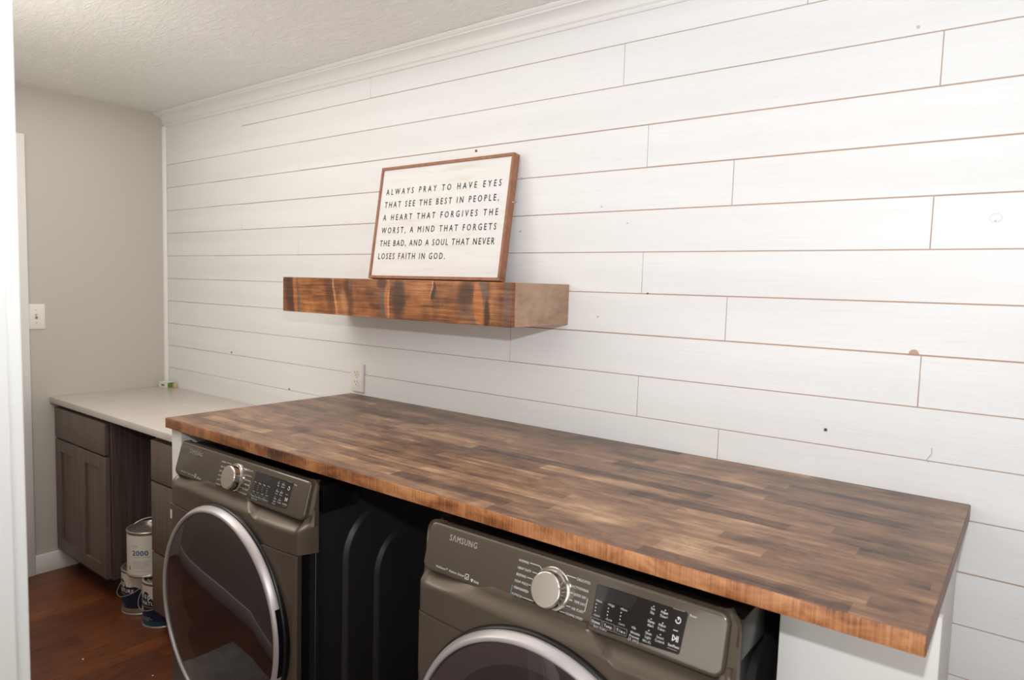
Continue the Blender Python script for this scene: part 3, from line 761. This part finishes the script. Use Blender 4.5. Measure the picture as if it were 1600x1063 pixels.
    cols = [(.1066, '+More', '-Less', 'Dryness'), (.1311, '+High', '-Low', 'Temp.'), (.1557, '+More', '-Less', 'Time')] if dry else \
           [(.1066, '+Hot', '-Cold', 'Temp.'), (.1270, '+High', '-Low', 'Spin'), (.1475, '+Heavy', '-Light', 'Soil'), (.1680, '+On', '-Off', 'Extra')]
    for u, a, b_, c_ in cols:
        tx(mb, a, u, .0028, .0052, width=.0125, h=.0009); tx(mb, b_, u, -.0215, .0052, width=.0125, h=.0009); tx(mb, c_, u-.001, -.0335, .0066, width=.0165, h=.0009)
        for k in range(3): ln(mb, [(u+.0015, -.0020-k*.0056), (u+.0030, -.0020-k*.0056)], wd=.0016, h=.0009)
        ln(mb, [(u-.0035, -.0365), (u+.0185, -.0365), (u+.0185, -.0255), (u-.0035, -.0255), (u-.0035, -.0365)], 'print_grey', .0005, .0009)
    tx(mb, 'Anti-Static' if dry else 'Delay End', .1105, -.0400, .0048, width=.026, h=.0009)
    if dry:
        for s_, u, v, wd in (('+On', .1810, -.0205, .008), ('Wrinkle', .1805, -.0285, .0175), ('Prevent', .1797, -.0345, .0178), ('(3 sec)', .1787, -.0395, .0185)): tx(mb, s_, u, v, .0058, width=wd, h=.0009)
    for s_, u, v, wd in (('Eco', .2105, .0195, .0068), ('Dry' if dry else 'Wash', .2105, .0130, .0068), ('Adjust', .2280, .0195, .0128), ('Time+', .2275, .0130, .0138), ('Damp' if dry else 'Child', .2085, -.0015, .0118),
                         ('Alert' if dry else 'Lock', .2085, -.0078, .0108), ('Adjust', .2275, -.0012, .0128), ('Time-', .2270, -.0078, .0138), ('Drum', .2075, -.0210, .0105), ('Light', .2075, -.0275, .0105),
                         ('Smart', .2275, -.0210, .0125), ('Control', .2255, -.0270, .0160), ('Start/Pause', .2484, -.0265, .0195), ('Wi-Fi', .2040, -.0345, .0145)):
        tx(mb, s_, u, v, .0058, width=wd, h=.0009)
    for u, v in ((.2145, .0255), (.2355, .0255), (.2135, .0045), (.2345, .0045), (.2125, -.0145), (.2335, -.0145)): ln(mb, [(u-.0008, v), (u+.0008, v)], wd=.0016, h=.0009)
    ring = [(.2595+.0042*math.cos(math.radians(120-300*i/14)), .0166+.0046*math.sin(math.radians(120-300*i/14))) for i in range(15)]
    ln(mb, ring, wd=.0013, h=.0009); ln(mb, [(.2595, .0170), (.2595, .0222)], wd=.0012, h=.0009)
    ln(mb, [(.2545, -.0075), (.2545, -.0170), (.2598, -.0122), (.2545, -.0075)], wd=.0012, h=.0009)
    ln(mb, [(.2613, -.0075), (.2613, -.0170)], wd=.0012, h=.0009); ln(mb, [(.2638, -.0075), (.2638, -.0170)], wd=.0012, h=.0009)
    ln(mb, [(.2538, .0000), (.2620, .0000)], wd=.0010, h=.0009); ln(mb, [(.2480, -.0300), (.2650, -.0300)], 'print_grey', .0007, .0009)
    ln(mb, [(.2480, .0325), (.2680, .0330)], 'print_grey', .0007, .0009)
    mb.build('display_legend', dsp if False else cpo)
    # dial: chrome base ring and brushed face
    dc = P0+UPV*(-.003)
    rot = Matrix.Rotation(-math.atan2(.027, .097), 4, 'X')
    mb = MB(); mb.lathe([(.0385, 0), (.0385, -.003), (.0365, -.0045), (.0335, -.0048), (.0325, -.008), (.0325, -.022), (.0316, -.0245), (.0300, -.0258)], M['chrome'], n=56)if False else None
    mb = MB(); mb.lathe([(.0400, .001), (.0400, -.0030), (.0385, -.0045), (.0345, -.0048), (.0332, -.0075), (.0330, -.0215), (.0322, -.0245), (.0305, -.0258), (.0300, -.0260)], M['chrome'], (0, 0, 0), 'y', 56)
    dl = mb.build('dial', cpo); dl['label'] = 'round chrome program dial'; dl.location = dc; dl.rotation_euler = (math.atan2(.027, .097)*-1, 0, 0)
    mb = MB(); mb.lathe([(.0301, -.0259), (.0150, -.0262), (0, -.0263)], M['dial'], (0, 0, 0), 'y', 56)
    df_ = mb.build('dial_face', cpo); df_.location = dc; df_.rotation_euler = dl.rotation_euler
    # door
    c = (0, 0, DC)
    mb = MB(); mb.lathe([(.3045, y(-.775)), (.3045, y(-.817)), (.3035, y(-.821)), (.3005, y(-.8245)), (.280, y(-.826))], M['black'], c, 'y', 96)
    door = mb.build('door', r, angle=50)
    mb = MB(); mb.lathe([(.2985, y(-.820)), (.3000, y(-.8245)), (.2985, y(-.830)), (.2930, y(-.8405)), (.2905, y(-.8435)), (.2870, y(-.8445)), (.2840, y(-.8435)), (.2825, y(-.840)), (.2822, y(-.832))], M['silver'], c, 'y', 128)
    mb.build('trim_ring', door, angle=50)['label'] = 'satin silver ring round the door'
    mb = MB(); mb.lathe([(.2823, y(-.838)), (.27, y(-.8410)), (.20, y(-.8450)), (.10, y(-.8475)), (.0, y(-.8480))], M['glass'], c, 'y', 96); mb.build('door_glass', door, angle=80)['label'] = 'dark tinted round door glass'
    mb = MB(); mb.lathe([(.2822, y(-.832)), (.235, y(-.818)), (.205, y(-.795)), (.190, y(-.74)), (.178, y(-.68)), (.150, y(-.655)), (0, y(-.645))], M['bowl'], (0, 0, DC-.005), 'y', 96); mb.tube([(.198*math.cos(2*math.pi*q_/64), y(-.789), DC-.005+.198*math.sin(2*math.pi*q_/64)) for q_ in range(64)], .0022, M['chrome'], 8, True); mb.tube([(.165*math.cos(2*math.pi*q_/64), y(-.672), DC-.005+.165*math.sin(2*math.pi*q_/64)) for q_ in range(64)], .003, M['chrome'], 8, True); mb.build('door_bowl', door, angle=50)
    # finger grip notched into the right of the ring
    mb = MB(); rows = []
    for i in range(17):
        a = math.radians(-14+34*i/16); rr = .2995
        rows.append([(rr*math.cos(a)*.985, y(-.8240), DC+rr*math.sin(a)*.985), (rr*math.cos(a)*1.002, y(-.8240), DC+rr*math.sin(a)*1.002), (rr*math.cos(a)*1.002, y(-.838), DC+rr*math.sin(a)*1.002)])
    mb.grid(rows, M['black']); mb.build('grip', door)
    # feet
    for sx in (-.29, .29):
        for yy in (-.70, -.13):
            mb = MB(); mb.lathe([(0, 0), (.020, 0), (.022, .006), (.016, .010), (.012, .032), (0, .032)], M['black_matte'], (sx, y(yy), 0), 'z', 20); mb.build('foot', r)
    if not dry:
        mb = MB(); mb.box((-.309, y(-.8095), .715), (-.298, y(-.8035), .742), M['light_label']); mb.build('label_sticker', r)
    return r
machine('washing_machine', 'bronze front loading washing machine under the worktop, nearer the drawer cabinet', 'washing machine', -1.745, False)
machine('tumble_dryer', 'bronze front loading tumble dryer under the worktop, beside the white boxed support', 'dryer', -.675, True)
# slim cable hanging in the gap beside the dryer
mb = MB(); mb.tube([(0, 0, 0), (-.0005, .0, -.015), (-.002, .004, -.034), (-.004, .03, -.06), (-.004, .12, -.12), (-.004, .25, -.4), (-.004, .30, -.8), (-.004, .32, -.958)], .0026, M['cable'], 10)
tag(mb.build('power_cable', None, (-.3235, -.62, .962)), 'thin grey cable hanging in the dark gap beside the dryer', 'cable')
# rug in front of the machines, mirrored in the door glass
mb = MB(); mb.box((-.78, -.24, 0), (.78, .24, .014), M['pile'], .006, 2)
tag(mb.build('rug', None, (-1.64, -1.09, 0)), 'grey pile rug on the floor mirrored in the washing machine door', 'rug')
# crumbs of plaster on the floor
for i, (x, yy) in enumerate([(-2.76, -.80), (-2.455, -.685)]):
    mb = MB(); b = bmesh.new(); bmesh.ops.create_icosphere(b, subdivisions=1, radius=.004)
    for v_ in b.verts: v_.co = Vector((v_.co.x*random.uniform(.8, 1.4), v_.co.y*random.uniform(.7, 1.2), max(0, v_.co.z*.7+.0025)))
    mb.merge(b, M['carton'])
    tag(mb.build('plaster_crumb', None, (x, yy, 0)), ['white plaster crumb on the dark floor, the one farther from the washing machine', 'white plaster crumb on the dark floor, the one closer to the washing machine'][i], 'crumb')
